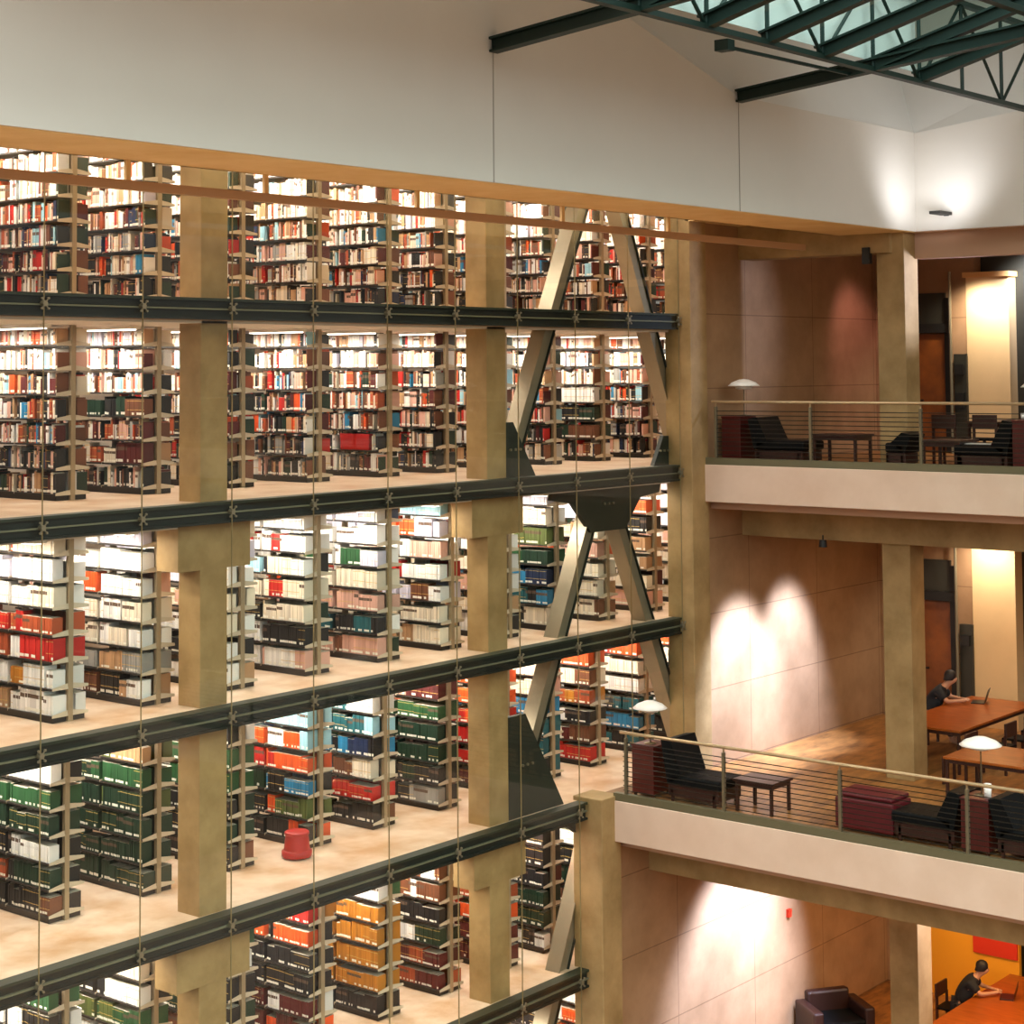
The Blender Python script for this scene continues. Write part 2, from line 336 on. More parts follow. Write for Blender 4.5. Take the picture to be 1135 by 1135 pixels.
PAL = {
 0: {None: [MIXD, MIX, MIX, MIX, MIXL, MIXL, MIXL]},
 1: {None: BASE_AB, 2: [MIXD, 'tan*3 cream*3 maroon*2 rbrown*2 dark*2', MIX, 'dgreen*3 dark*3 white*1', MIXL, MIXL, MIXL],
     9: [MIX, 'dark*4 dgreen*2', 'dark*5 grey', 'white*2 dark', MIXL, MIXL, MIXL]},
 2: {None: ['cream*2 tan*2 white*2 dark', 'cream white tan dark', 'white cream*2 pink', 'white cream pink', 'white*3 lav', 'white*4 lav', 'white cream lav'],
     1: ['tan*2 grey white*2', 'rbrown white*2 ochre*2', 'rbrown*3 white*2 red*2', 'rbrown*5 red*2', 'white*4 cream', 'white*2 lav*3', 'cream*3 white orange'],
     2: ['brown*2 white tan dark', 'grey*2 tan*2 cream', 'white cream', 'white*2 cream*2', 'white*2 orange pink', 'white*3 pink', 'white*2 lav'],
     4: ['pink*3 white dark', 'dark*5 white dgreen', 'cream*4 dark dgreen', 'white*3 cream*2 red', 'lblue white*2 cream dark', 'white*3 red lav', 'white*3 lav'],
     5: ['dgreen*3 brown pink', 'maroon*2 white dark*2 teal', 'pink*3 tan', 'cream*3 orange olive', 'white*3 lav green', 'white*3 dark', 'lav*2 white*2 navy'],
     6: ['tan*2 cream*3', 'cream*4 tan', 'cream white brown lav', 'white*3 red', 'white*3 pink', 'white lav*2 orange', 'lav*2 lblue ochre'],
     8: ['cream*2 dark', 'teal*2 blue dark', 'blue*2 navy', 'green*2 dgreen', 'green olive white', 'cream white', 'white lav'],
     9: ['cream*3 brown', 'cream*2 rbrown tan', 'cream*3 dark', 'pink*3 orange', 'cream*2 tan', 'white lav', 'white lav'],
     10: ['pink*3 cream*2', 'cream*3 maroon', 'cream*3 tan', 'white tan dark', 'dark dgreen white', 'orange*4 cream', 'orange*2 pink cream']},
 3: {None: ['dark*3 brown', 'dgreen dark', 'dgreen dark', 'green dgreen', 'green', 'white dark', 'red white'],
     1: ['dark*3 brown*2', 'dark*2 dgreen rbrown', 'dark*3 white', 'dgreen*3 olive', 'green*3', 'dark*2 white', 'white grey'],
     2: ['dgreen*5 dark', 'dgreen*4', 'dgreen*3 dark', 'dgreen*2 olive', 'green*3 dgreen', 'olive*2 green tan', 'red*2 orange white'],
     4: ['orange*4 dark', 'olive orange dark', 'pink blue*2 dgreen dark', 'orange*4 red', 'lblue*2 white orange', 'white*3 lblue', 'white lblue dark'],
     5: ['dark*4 brown', 'red*3 tan', 'blue cream*2 brown', 'blue*2 navy lblue dark', 'teal lblue*2 dark', 'teal white grey', 'white'],
     6: ['dark*5 grey', 'dark*3 dgreen', 'dgreen*4 dark', 'dgreen*4', 'green*3 dgreen', 'dark*2 maroon pink', 'white cream pink'],
     7: ['maroon*3', 'red*3 maroon', 'red*4', 'red*3 orange', 'orange*3', 'orange*2 pink', 'white'],
     8: ['teal dark', 'teal*2 dark', 'teal*2 blue', 'blue*2 cream', 'pink cream', 'cream*2', 'white'],
     9: ['red*4 dark', 'brown*2 cream maroon', 'dark*2 white brown', 'ochre*3 rbrown', 'cream*2 brown', 'orange*3', 'red orange'],
     10: ['teal*2 dark', 'blue*2 teal', 'dark*2 teal', 'white*2 dark', 'cream*3 tan', 'red*2 orange*2', 'orange'],
     11: ['dark', 'green dgreen', 'dgreen dark', 'dark white', 'cream dark', 'orange', 'cream']},
 4: {None: ['dark', 'brown dark', 'dgreen dark', 'dark', 'dark white', 'cream green', 'white'],
     2: ['dark*2 olive', 'olive dark', 'white dark', 'olive*2 green', 'dark*3 white*2', 'cream*3 white', 'green white'],
     4: ['maroon*2 orange', 'maroon*2 dark white', 'dark*3', 'dark*4', 'dark*3 orange', 'red*2 orange ochre', 'orange'],
     5: ['dark*4', 'ochre*4', 'ochre*4', 'ochre*3 tan', 'ochre*3 rbrown', 'green*2 white', 'ochre cream*2'],
     6: ['rbrown*2 maroon', 'maroon*2 rbrown', 'dgreen*3 white', 'dark*3 white*2', 'brown*2 white', 'white brown*2', 'lav white'],
     7: ['maroon*2', 'maroon rbrown', 'orange*2 red', 'rbrown*2', 'orange*3', 'orange*2', 'orange'],
     8: ['dark*2 white', 'dgreen*3', 'dgreen*2 dark', 'maroon dark', 'dark', 'dark', 'dgreen']},
 5: {None: ['dark', 'red dark', 'red orange', 'orange white', 'dark white', 'white red', 'dark white']},
}
def palette(l, k, row):
    d = PAL[l]; p = d.get(k, d[None])[row]; out = []
    for t in p.split():
        n, _, q = t.partition('*'); out += [n]*int(q or 1)
    return out
# (near left corner x of each bookcase, y of their near ends)
CASES = {
 0: ([13.2, 14.66, 16.1, 17.65, 19.2, 20.75, 22.1, 23.6, 24.95, 26.4, 27.9, 29.3], 19.6),
 1: ([13.2, 14.66, 16.1, 17.65, 19.2, 20.75, 22.1, 23.6, 24.95, 26.4, 27.9, 29.3], 19.6),
 2: ([12.37, 13.81, 15.19, 16.64, 18.08, 19.55, 20.95, 22.35, 23.58, 24.98, 26.4, 27.8], 18.5),
 3: ([12.8, 14.23, 15.71, 17.2, 18.72, 20.08, 21.55, 23.0, 24.2, 25.5, 26.95, 28.4], 19.1),
 4: ([12.5, 13.9, 15.3, 16.8, 18.3, 19.7, 21.05, 22.45, 23.6, 25.0, 26.4], 18.65),
 5: ([20.9, 22.3, 23.6, 24.9, 26.2], 18.75)}
LEN = 2.7; BAY = .9; DEP = .24; ROW0 = .09; RSP = .325
STOREY = ['top storey', 'second storey', 'third storey', 'fourth storey', 'fifth storey', 'lowest storey']
ORD = ['leftmost', 'second', 'third', 'fourth', 'fifth', 'sixth', 'seventh', 'eighth', 'ninth', 'tenth', 'eleventh', 'twelfth']
ORDN = lambda n: '%d%s' % (n, 'th' if 10 <= n % 100 <= 20 else {1: 'st', 2: 'nd', 3: 'rd'}.get(n % 10, 'th'))

# one bookcase with its parts (local origin: near left corner on the floor)
proto = bpy.data.objects.new('bookcase', None); COL.objects.link(proto)
xc = .27
parts = []
for k in range(4):
    y = .05+k*BAY
    parts.append(MB().box(xc-.035, xc+.035, y-.03, y+.03, 0, 2.29).build('post', M_postm, proto))
parts.append(MB().box(.03, .51, .06, LEN+.05, 0, .085).build('plinth', M_shelfd, proto))
for s, x0, x1 in ((-1, .0, .245), (1, .295, .54)):
    for r in range(7):
        z = ROW0+r*RSP
        for k in range(3 if s < 0 else 1):
            y0 = .03+k*BAY; y1 = y0+BAY-.01 if s < 0 else LEN+.03
            mb = MB(); mb.m = 1; mb.box(x0, x1, y0, y1, z-.022, z)
            mb.m = 0
            for yy in (y0, y1-.004):   # bracket plates at the shelf ends
                mb.poly([(x1 if s < 0 else x0, yy, z+.05), (x1 if s < 0 else x0, yy, z-.02), (x0 if s < 0 else x1, yy, z-.02), (x0 if s < 0 else x1, yy, z+.012)])
            mb.box(x0, x1, y0-.006, y0, z-.022, z+.006)
            parts.append(mb.build('shelf', [M_shelf, M_shelfd], proto))
CASE_OBS = [proto]+parts

class Book:
    __slots__ = ('x0', 'x1', 'y0', 'y1', 'z0', 'z1', 'c', 'l', 'k', 'r', 'n', 'side', 'vis', 'r1', 'r2', 'jit')
books = []
def fill(l, k, X, Y, Z, side, r, y_end):
    pal = palette(l, k, r); y = Y+.045+rng.random()*.02; n = 0
    y_lim = Y+y_end
    while y < y_lim:
        c = rng.choice(pal)
        bay = (y-Y-.05) % BAY
        if bay > BAY-.05: y += BAY-bay+.03; continue
        run = rng.randint(3, 16) if len(set(pal)) < 7 else 1 if n == 0 else rng.choice([1, 1, 1, 1, 2, 2, 4])
        h = rng.uniform(.2, .285) if r < 6 else rng.uniform(.17, .225); w = rng.uniform(.018, .038) if len(set(pal)) > 6 else rng.uniform(.026, .05)
        d = rng.uniform(.15, .21)
        if l == 1 and k == 5 and side < 0 and r == 1 and 19.8 < y < 20.53: y = 20.53; continue
        if rng.random() < .05: y += rng.uniform(.02, .07); continue
        if n == 0 and l < 2 and rng.random() < .5: c = rng.choice(['dark', 'brown', 'dgreen', 'maroon'])
        for q in range(run):
            ww = w if run > 2 else rng.uniform(.014, .042)
            bay = (y-Y-.05) % BAY
            if y+ww > y_lim or bay+ww > BAY-.03 or (l == 1 and k == 5 and side < 0 and r == 1 and 19.8 < y+ww and y < 20.5): break
            b = Book(); n += 1
            b.jit = rng.uniform(.72, 1.08)
            hh = h*rng.uniform(.985, 1.0)
            out = rng.uniform(0, .012)
            if side < 0: b.x0 = X+.02+out; b.x1 = b.x0+d
            else: b.x1 = X+.52-out; b.x0 = b.x1-d
            b.y0 = y; b.y1 = y+ww-.001; b.z0 = Z+ROW0+r*RSP+.001; b.z1 = b.z0+hh
            b.c = c; b.l = l; b.k = k; b.r = r; b.n = n; b.side = side; b.r1 = rng.random()
            b.r2 = ((l*7+k*13+r*29+int(y*3)*17) % 100)/100 if run > 2 else rng.random()
            books.append(b); y += ww
first = True
for l, (xs, yn) in CASES.items():
    for k, X in enumerate(xs):
        Z = FL[l]
        c = proto if first else copy_tree(proto, CASE_OBS)
        first = False
        c.location = (X, yn, Z)
        pal = [p for r in range(7) for p in palette(l, k, r)]
        top = sorted(set(pal), key=lambda q: (-pal.count(q), q))[:2]
        tag(c, 'double-sided steel bookcase, mostly %s and %s books, %s%s, %s' % (NAME[top[0]], NAME[top[1]] if len(top) > 1 else 'dark', ORD[k], ' from left' if k else '', STOREY[l]),
            'bookcase', 'steel bookcases behind the glass wall')
        for r in range(7):
            fill(l, k, X, yn, Z, -1, r, LEN)
            fill(l, k, X, yn, Z, 1, r, .9)

# which books does the photograph show largest?
def project(p):
    d = Vector(p)-CAM; w = d.dot(F_); return 567.5+FPX*d.dot(R_)/w, PCY-FPX*d.dot(U_)/w
occ = MB()
for b in books: occ.box(b.x0, b.x1, b.y0, b.y1, b.z0, b.z1)
for cx in (15.82, 21.52): occ.box(cx-.225, cx+.235, 17.88, 18.3, -11, 4.9)
for z in (0, -5.2):
    for cx in (15.82, 21.52): occ.box(cx-.6, cx+.62, 17.87, 18.28, z-.86, z-.29)
for z in FL[:5]: occ.box(6, 26.62 if z > -5 else 23.75, 17.66, 26, z-.3, z)
occ.box(5, 28, 14.1, 15.45, 3.94, 6)
occ.box(26.2, 33, 17.42, 17.95, -5.2, 4.6); occ.box(23.45, 33, 17.4, 17.95, -11, -5.2)
occ.box(23.8, 24.1, 5, 17.45, -5.8, -5.0)
tree = BVHTree.FromPolygons(occ.v, occ.f)
def seen(p):
    d = Vector(p)-CAM; L = d.length; h = tree.ray_cast(CAM, d/L, L-.004); return h[0] is None
def area(q):
    a = 0
    for i in range(len(q)):
        x0, y0 = q[i]; x1, y1 = q[(i+1) % len(q)]; a += x0*y1-x1*y0
    return abs(a)/2
for b in books:
    b.vis = 0
    if b.side > 0 or b.y0 > CASES[b.l][1]+1.9: continue
    px, py = project((b.x0, b.y0, (b.z0+b.z1)/2))
    if not (4 < px < 1131 and 4 < py < 1131): continue
    fr = 0
    for fy in (.25, .75):
        for fz in (.2, .5, .8):
            fr += seen((b.x0-.003, b.y0+(b.y1-b.y0)*fy, b.z0+(b.z1-b.z0)*fz))
    a = area([project(p) for p in ((b.x0, b.y0, b.z0), (b.x0, b.y1, b.z0), (b.x0, b.y1, b.z1), (b.x0, b.y0, b.z1))])
    fe = sum(seen((b.x0+(b.x1-b.x0)*t, b.y0-.003, b.z0+(b.z1-b.z0)*.5)) for t in (.25, .75))
    a2 = area([project(p) for p in ((b.x0, b.y0, b.z0), (b.x1, b.y0, b.z0), (b.x1, b.y0, b.z1), (b.x0, b.y0, b.z1))])
    b.vis = a*fr/6+(a2*fe/2 if fe else 0)
order = sorted(books, key=lambda b: -b.vis)
solo = order[:300]; soloset = set(id(b) for b in solo)

def book_mesh(name, bs, detail=False, origin=None):
    V = []; Fc = []; colr = []; uvs = []; rn = []; mi = []
    ox, oy, oz = origin or (0, 0, 0)
    for b in bs:
        i = len(V); x0, x1, y0, y1, z0, z1 = b.x0-ox, b.x1-ox, b.y0-oy, b.y1-oy, b.z0-oz, b.z1-oz
        if b.side > 0: x0, x1 = x1, x0     # x0 is always the spine side
        c = tuple(min(1, q*b.jit) for q in lin(C[b.c]))
        if not detail:
            V += [(x, y, z) for z in (z0, z1) for y in (y0, y1) for x in (x0, x1)]
            for q, sp in (((0, 4, 6, 2), 1), ((0, 1, 5, 4), 0), ((2, 6, 7, 3), 0), ((4, 5, 7, 6), 2)):
                Fc.append(tuple(i+t for t in q)); mi.append(0)
                for t in q:
                    cc = c if sp != 2 else lin('D8CDB8'); colr.append((*cc, 1))
                    uvs.append((0, 1.0 if t >= 4 else 0.0) if sp == 1 else (0, .5)); rn.append((b.r1, b.r2) if sp == 1 else (0, .5))
        else:
            s = 1 if x1 > x0 else -1; t_ = (y1-y0)
            # cover: rounded spine and two boards; pages: inset block
            prof = [(x1, y0), (x0+s*.006, y0), (x0+s*.001, y0+t_*.18), (x0-s*.001, y0+t_*.5), (x0+s*.001, y0+t_*.82), (x0+s*.006, y1), (x1, y1)]
            inn = [(x1, y1-.003), (x0+s*.008, y1-.003), (x0+s*.008, y0+.003), (x1, y0+.003)]
            ring = prof+inn; n = len(ring)
            V += [(x, y, z0) for x, y in ring]+[(x, y, z1) for x, y in ring]
            for j in range(n):
                j2 = (j+1) % n; q = (i+j, i+j2, i+n+j2, i+n+j); Fc.append(q); mi.append(0)
                sp = 1 <= j <= 4
                for w_, t in enumerate(q):
                    colr.append((*c, 1)); uvs.append((0, 1.0 if w_ >= 2 else 0.0) if sp else (0, .5)); rn.append((b.r1, b.r2) if sp else (0, .5))
            for base, rev in ((0, 0), (n, 1)):
                for qq in ((0, 1, 9, 10), (1, 2, 3, 9), (3, 8, 9), (3, 4, 5, 8), (5, 6, 7, 8)):
                    q = tuple(i+base+t for t in qq); Fc.append(q); mi.append(0)
                    for t in q: colr.append((*c, 1)); uvs.append((0, .5)); rn.append((0, .5))
            k = len(V); a, bb = x0+s*.008, x1-s*.004
            V += [(x, y, z) for z in (z0+.003, z1-.003) for y in (y0+.003, y1-.003) for x in (a, bb)]
            for q in ((4, 5, 7, 6), (1, 3, 7, 5), (0, 2, 3, 1)):
                Fc.append(tuple(k+t for t in q)); mi.append(0)
                for t in q: colr.append((*lin('E4DAC4'), 1)); uvs.append((0, .5)); rn.append((0, .5))
    me = bpy.data.meshes.new(name); me.from_pydata(V, [], Fc); me.materials.append(M_book)
    ca = me.color_attributes.new('Col', 'FLOAT_COLOR', 'CORNER'); ca.data.foreach_set('color', [v for c in colr for v in c])
    u = me.uv_layers.new(name='UVMap'); u.data.foreach_set('uv', [v for c in uvs for v in c])
    u = me.uv_layers.new(name='Rnd'); u.data.foreach_set('uv', [v for c in rn for v in c])
    me.update(); o = bpy.data.objects.new(name, me); COL.objects.link(o)
    if origin: o.location = origin
    return o
rest = [b for b in books if id(b) not in soloset]
o = book_mesh('shelved_books', rest); tag(o, 'thousands of smaller books filling the shelves behind the glass', 'books', kind='stuff')
for b in solo:
    o = book_mesh('book', [b], True, (b.x0, b.y0, b.z0))
    tag(o, '%s volume, %s from near end, %s shelf up, %s bookcase%s, %s' % (NAME[b.c], ORDN(b.n), ORDN(b.r+1), ORD[b.k], ' from left' if b.k else '', STOREY[b.l]), 'book', 'bound volumes on the shelves behind the glass')

# red cardboard box on a shelf and the red kick stool
o = MB().box(0, .2, 0, .62, 0, .25).build('storage_box', M_redst, bevel=.006); o.location = (20.765, 19.86, ROW0+RSP+.002)
tag(o, 'bright red box filling part of a low shelf, second storey', 'box')
MB().box(-.003, .203, -.003, .623, .18, .253).build('lid', M_redst, o)
t = empty('kick_stool', (18.33, 19.05-.1, -5.2), 'round red step stool on the floor beside a bookcase end', 'stool')
MB().lathe((0, 0, 0), [(.0, .02), (.2, .02), (.215, .04), (.215, .1), (.19, .12), (0, .12)], 28).build('base_ring', M_redst, t, smooth=True)
MB().lathe((0, 0, 0), [(.185, .12), (.165, .3), (.16, .33)], 28).build('body', M_redst, t, smooth=True)
MB().lathe((0, 0, 0), [(.16, .32), (.175, .33), (.175, .36), (.16, .37), (0, .37)], 28).build('top_step', M_redst, t, smooth=True)

# ---------------------------------------------------------------- stack lights
GL = 'fluorescent ceiling lights between the bookcases'
hp = MB().box(-.09, .09, 0, 3.2, -.05, 0).build('housing', M_house)
tb = MB().box(-.06, .06, .05, 3.15, -.065, -.05).build('diffuser', M_lamp)
fx = empty('ceiling_light', (0, 0, 0), 'x', 'light', GL); hp.parent = fx; tb.parent = fx
FX = [fx, hp, tb]; first = True
for l, (xs, yn) in CASES.items():
    cz = FL[l]+2.29 if l else 4.95
    for k, X in enumerate(xs):
        c = fx if first else copy_tree(fx, FX)
        first = False
        xa = X-.46
        c.location = (xa, yn-.35, cz)
        tag(c, 'white fluorescent ceiling light left of the %s bookcase, %s' % (ORD[k], STOREY[l]), 'light', GL)
        light('aisle_light', 'AREA', (xa, yn+1.0, cz-.08), (xa, yn+1.0, -50), P_STACK*(1.0 if l else 1.3), (1.0, .90, .80), shape='RECTANGLE', size=.15, size_y=2.6)

# ---------------------------------------------------------------- glass wall
edges = [12.98+1.46*i for i in range(-4, 9)]+[26.15]
rows = [(-.125, 2.475), (-2.725, -.125), (-5.325, -2.725), (-7.925, -5.325), (-11, -7.925), (2.475, 4.6)]
def clampm(x, z, par):
    mb = MB()
    for sx in (-1, 1):
        for sz in (-1, 1):
            mb.bar((x, 17.6, z), (x+sx*.045, 17.6, z+sz*.06), .012, .012)
            mb.tube((x+sx*.045, 17.61, z+sz*.06), (x+sx*.045, 17.585, z+sz*.06), .015, n=6)
    mb.tube((x, 17.66, z), (x, 17.59, z), .035, n=8)
    return mb.build('clamp', M_clamp, par)
wi = 0
for z0, z1 in rows:
    for i in range(len(edges)-1):
        a, b = edges[i], edges[i+1]
        if z1 < -5.2 and b > 23.6: continue
        wi += 1
        w = structure('window_%d' % wi, MB().box(a+.006, b-.006, 17.62, 17.632, z0+.006, z1-.006), M_glass, 'clear glass pane of the tall stack wall')
        MB().box(b-.0045, b+.0045, 17.617, 17.634, z0, z1).build('seal', M_seal, w)
        clampm(b, z0, w)

# ---------------------------------------------------------------- atrium upper walls and roof
structure('wall_left', MB().box(4, 28.1, 14.1, 14.35, 3.94, 5.62), M_white, 'long white plaster wall above the glass')
structure('wall_left', MB().poly([(4, 14.1, 5.62), (22.54, 14.1, 5.62), (19.75, 14.1, 6.4), (16.95, 14.1, 7.2), (4, 14.1, 7.2)]).poly([(4, 14.3, 5.62), (4, 14.3, 7.2), (16.95, 14.3, 7.2), (19.75, 14.3, 6.4), (22.54, 14.3, 5.62)]), M_white)
structure('soffit', MB().box(4, 28.1, 14.12, 15.45, 3.93, 3.945).box(4, 28.1, 15.4, 15.45, 3.93, 5), M_soffit, 'tan underside of the white wall')
structure('wall_right', MB().poly([(28.1, 14.1, 3.94), (28.1, 5, 3.94), (28.1, 5, 6.62), (28.1, 14.1, 5.61)]).poly([(28.3, 14.1, 3.94), (28.3, 14.1, 5.61), (28.3, 5, 6.62), (28.3, 5, 3.94)]), M_white, 'white plaster wall at the right')
structure('soffit', MB().box(28.1, 29.4, 4, 15.45, 3.93, 3.945), M_rceil)
structure('ceiling', MB().poly([(22.54, 14.1, 5.61), (28.1, 14.1, 5.61), (28.9, 15.1, 8.2), (22.54, 15.1, 8.2)]), M_slope, 'white leaning panel above the wall in the roof corner')
structure('ceiling', MB().poly([(28.1, 14.1, 5.61), (28.1, 5, 6.62), (29.2, 5, 9.2), (28.9, 15.1, 8.2)]), M_slope, 'white leaning panel above the right wall')
structure('ceiling', MB().poly([(22.54, 14.1, 5.61), (16.95, 14.1, 7.16), (16.95, 15.1, 8.2), (22.54, 15.1, 8.2)]), M_slope, 'white leaning panel between the two roof beams')
structure('ceiling', MB().poly([(8, 12.02, 5.93), (24.05, 12.02, 5.93), (24.05, 12.02, 8.6), (8, 12.02, 8.6)]), M_slope)  # board added to keep sky light off the leaning panels
structure('ceiling', MB().box(6, 29.5, 12.02, 15.3, 8.3, 8.5), M_slope, 'added unseen roof slab shading the panels behind the skylight')  # added out of view to block sky light from above
structure('ceiling', MB().box(24.06, 29.5, 2.4, 12.02, 9.0, 9.2), M_slope, 'added unseen roof slab shading the panels beside the skylight')  # second added cover, out of view, against sky light on the right panel
# seams under the beams
for x in (16.95, 22.54):
    structure('trim_1', MB().box(x-.006, x+.006, 14.09, 14.1, 3.94, 5.55), mat('seam', 'A8A096', .8))
def ibeam(a, b, w, h, name, label, cat='beam', group=None):
    a = Vector(a); b = Vector(b); d = (b-a).normalized(); u = Vector((0, 0, 1)); u = (u-d*u.dot(d)).normalized()
    o = MB().bar(a, b, w*.25, h).build(name, M_green)
    for s in (-1, 1): MB().bar(a+u*(s*(h/2)), b+u*(s*(h/2)), w, .03).build('flange', M_green, o)
    return tag(o, label, cat, group)
GB = 'green steel beams under the roof'
ibeam((22.54, 14.1, 5.62), (22.54, 6, 6.40), .16, .16, 'roof_beam', 'dark green steel beam starting at the wall seam nearest the corner', group=GB)
ibeam((16.95, 14.1, 5.62), (16.95, 6, 6.40), .16, .16, 'roof_beam', 'dark green steel beam fixed high on the white wall, further left', group=GB)
# truss along x
t = empty('roof_truss', (22, 11.9, 5.76), 'long light green lattice truss crossing under the skylight', 'truss')
def loc(p): return (p[0]-22, p[1]-11.9, p[2]-5.76)
MB().bar(loc((8, 11.9, 5.76)), loc((33, 11.9, 5.76)), .12, .07).build('chord', M_green, t)
MB().bar(loc((8, 11.9, 7.12)), loc((33, 11.9, 7.12)), .12, .07).build('chord', M_green, t)
x = 8.55
k = 0
while x < 32:
    MB().tube(loc((x, 11.9, 5.76)), loc((x, 11.9, 7.12)), .03, n=8).build('strut', M_green, t)
    x2 = x+1.398
    bot_first = (round((x-18.34)/1.398) % 2 == 0)
    p, q = ((x, 5.76), (x2, 7.12)) if bot_first else ((x, 7.12), (x2, 5.76))
    MB().tube(loc((p[0], 11.9, p[1])), loc((q[0], 11.9, q[1])), .026, n=8).build('strut', M_green, t)
    x = x2
t = empty('roof_truss', (22, 9.6, 6.2), 'second green lattice truss in the top right corner', 'truss')
def loc(p): return (p[0]-22, p[1]-9.6, p[2]-6.2)
for z in (6.25, 7.6): MB().bar(loc((8, 9.6, z)), loc((33, 9.6, z)), .12, .08).build('chord', M_green, t)
x = 8.55
while x < 32:
    MB().tube(loc((x, 9.6, 6.25)), loc((x+1.398, 9.6, 7.6)), .02, n=8).build('strut', M_green, t)
    MB().tube(loc((x+2.796, 9.6, 6.25)), loc((x+1.398, 9.6, 7.6)), .02, n=8).build('strut', M_green, t)
    x += 2.796
# skylight rafters and glass
RN = ['leftmost', 'second', 'third', 'fourth', 'fifth', 'sixth', 'seventh', 'eighth', 'ninth', 'rightmost']
for i, x in enumerate([11.36+1.398*j for j in range(10)]):
    ibeam((x, 11.98, 5.82), (x, 3.5, 5.82+8.48*.266), .15, .16, 'rafter', 'sloping green skylight rafter, %s of the row' % RN[i], 'rafter', 'green skylight rafters')
structure('window_90', MB().poly([(8, 12.0, 5.92), (24.05, 12.0, 5.92), (24.05, 2.5, 5.92+9.5*.266), (8, 2.5, 5.92+9.5*.266)]), M_sky, 'pale teal skylight glass')
o = MB().bar((19.3, 12.25, 5.70), (22.5, 12.25, 5.74), .04, .04).build('ceiling_pipe', M_green); tag(o, 'thin dark pipe along the white slope below the truss', 'pipe')
MB().box(19.2, 19.36, 12.15, 12.35, 5.64, 5.78).build('bracket', M_green, o)

# suspended rail below the soffit
t = empty('hanging_rail', (20, 15.4, 3.66), 'long tan rail hung below the soffit in front of the glass', 'rail')
MB().box(-12, 6.6, -.04, .04, -.05, .05).build('rail', mat('tan_rail', 'B08458', .5), t)
for x in (12.4, 14.4, 17.0, 20.0, 22.6):
    MB().box(x-20-.03, x-20+.03, -.02, .02, .05, .28).build('hanger', M_soffit, t)

# uplight on the right wall
t = empty('wall_uplight', (28.08, 13.52, 4.2), 'small dark uplight fitting on the white wall by the corner', 'light')
MB().box(-.45, -.02, -.1, .1, -.02, .03).build('housing', M_dark, t)
MB().box(-.04, 0, -.04, .04, -.03, .03).build('bracket', M_dark, t)
light('uplight_glow', 'SPOT', (27.2, 13.15, 4.1), (27.75, 13.75, 5.0), 80, (.95, .96, 1), spot_size=2.7, spot_blend=1.0, shadow_soft_size=.2)

# ---------------------------------------------------------------- balconies and reading rooms
for z, x0 in ((0, 26.6), (-5.2, 23.8)):
    structure('floor', MB().box(x0+.3, 36, 4, 17.5, z-.12, z-.02), M_wood_floor, 'brown mottled floor of the reading room')
    structure('wall_front', MB().box(x0, x0+.32, 4, 17.44, z-.64, z-.0), M_fascia, 'pale concrete balcony edge', bevel=.01)
    structure('baseboard_front', MB().box(x0+.02, x0+.12, 4, 17.42, z, z+.12), mat('curb_metal', '6A6248', .5, .3))
    structure('ceiling', MB().box(x0+.3, 36, 4, 17.5, z-.78, z-.64), M_rceil)
    structure('beam', MB().box(27.9, 28.4, 4, 17.5, z-1.31, z-.7), M_conc)
structure('beam', MB().box(24.9, 25.4, 4, 17.5, -6.53, -5.9), M_conc)
structure('floor', MB().box(18, 40, 0, 17.5, -10.6, -10.4), M_wood_floor, 'brown floor at the bottom of the atrium')
structure('ceiling', MB().box(29.4, 36, 4, 17.5, 4.1, 4.2), M_rceil)
structure('ceiling', MB().box(26.2, 29.4, 15.45, 17.5, 4.2, 4.3), M_soffit)
structure('beam', MB().box(27.9, 28.4, 14.5, 17.5, 3.6, 4.2), M_conc)
structure('beam', MB().box(28.4, 28.7, 4, 14.3, 3.5, 3.94), M_rceil)
structure('column', MB().box(28.0, 28.5, 14.28, 14.8, -10.4, 3.94), M_conc, 'tall concrete column of the reading rooms', bevel=.012)
structure('wall_back', MB().box(33, 33.3, 15.35, 17.5, -11, 4.2), M_wall)
structure('wall_back', MB().box(33.3, 33.5, 4, 15.5, -11, 4.2), M_olive)
GD = 'brown wooden doors at the back of the reading rooms'
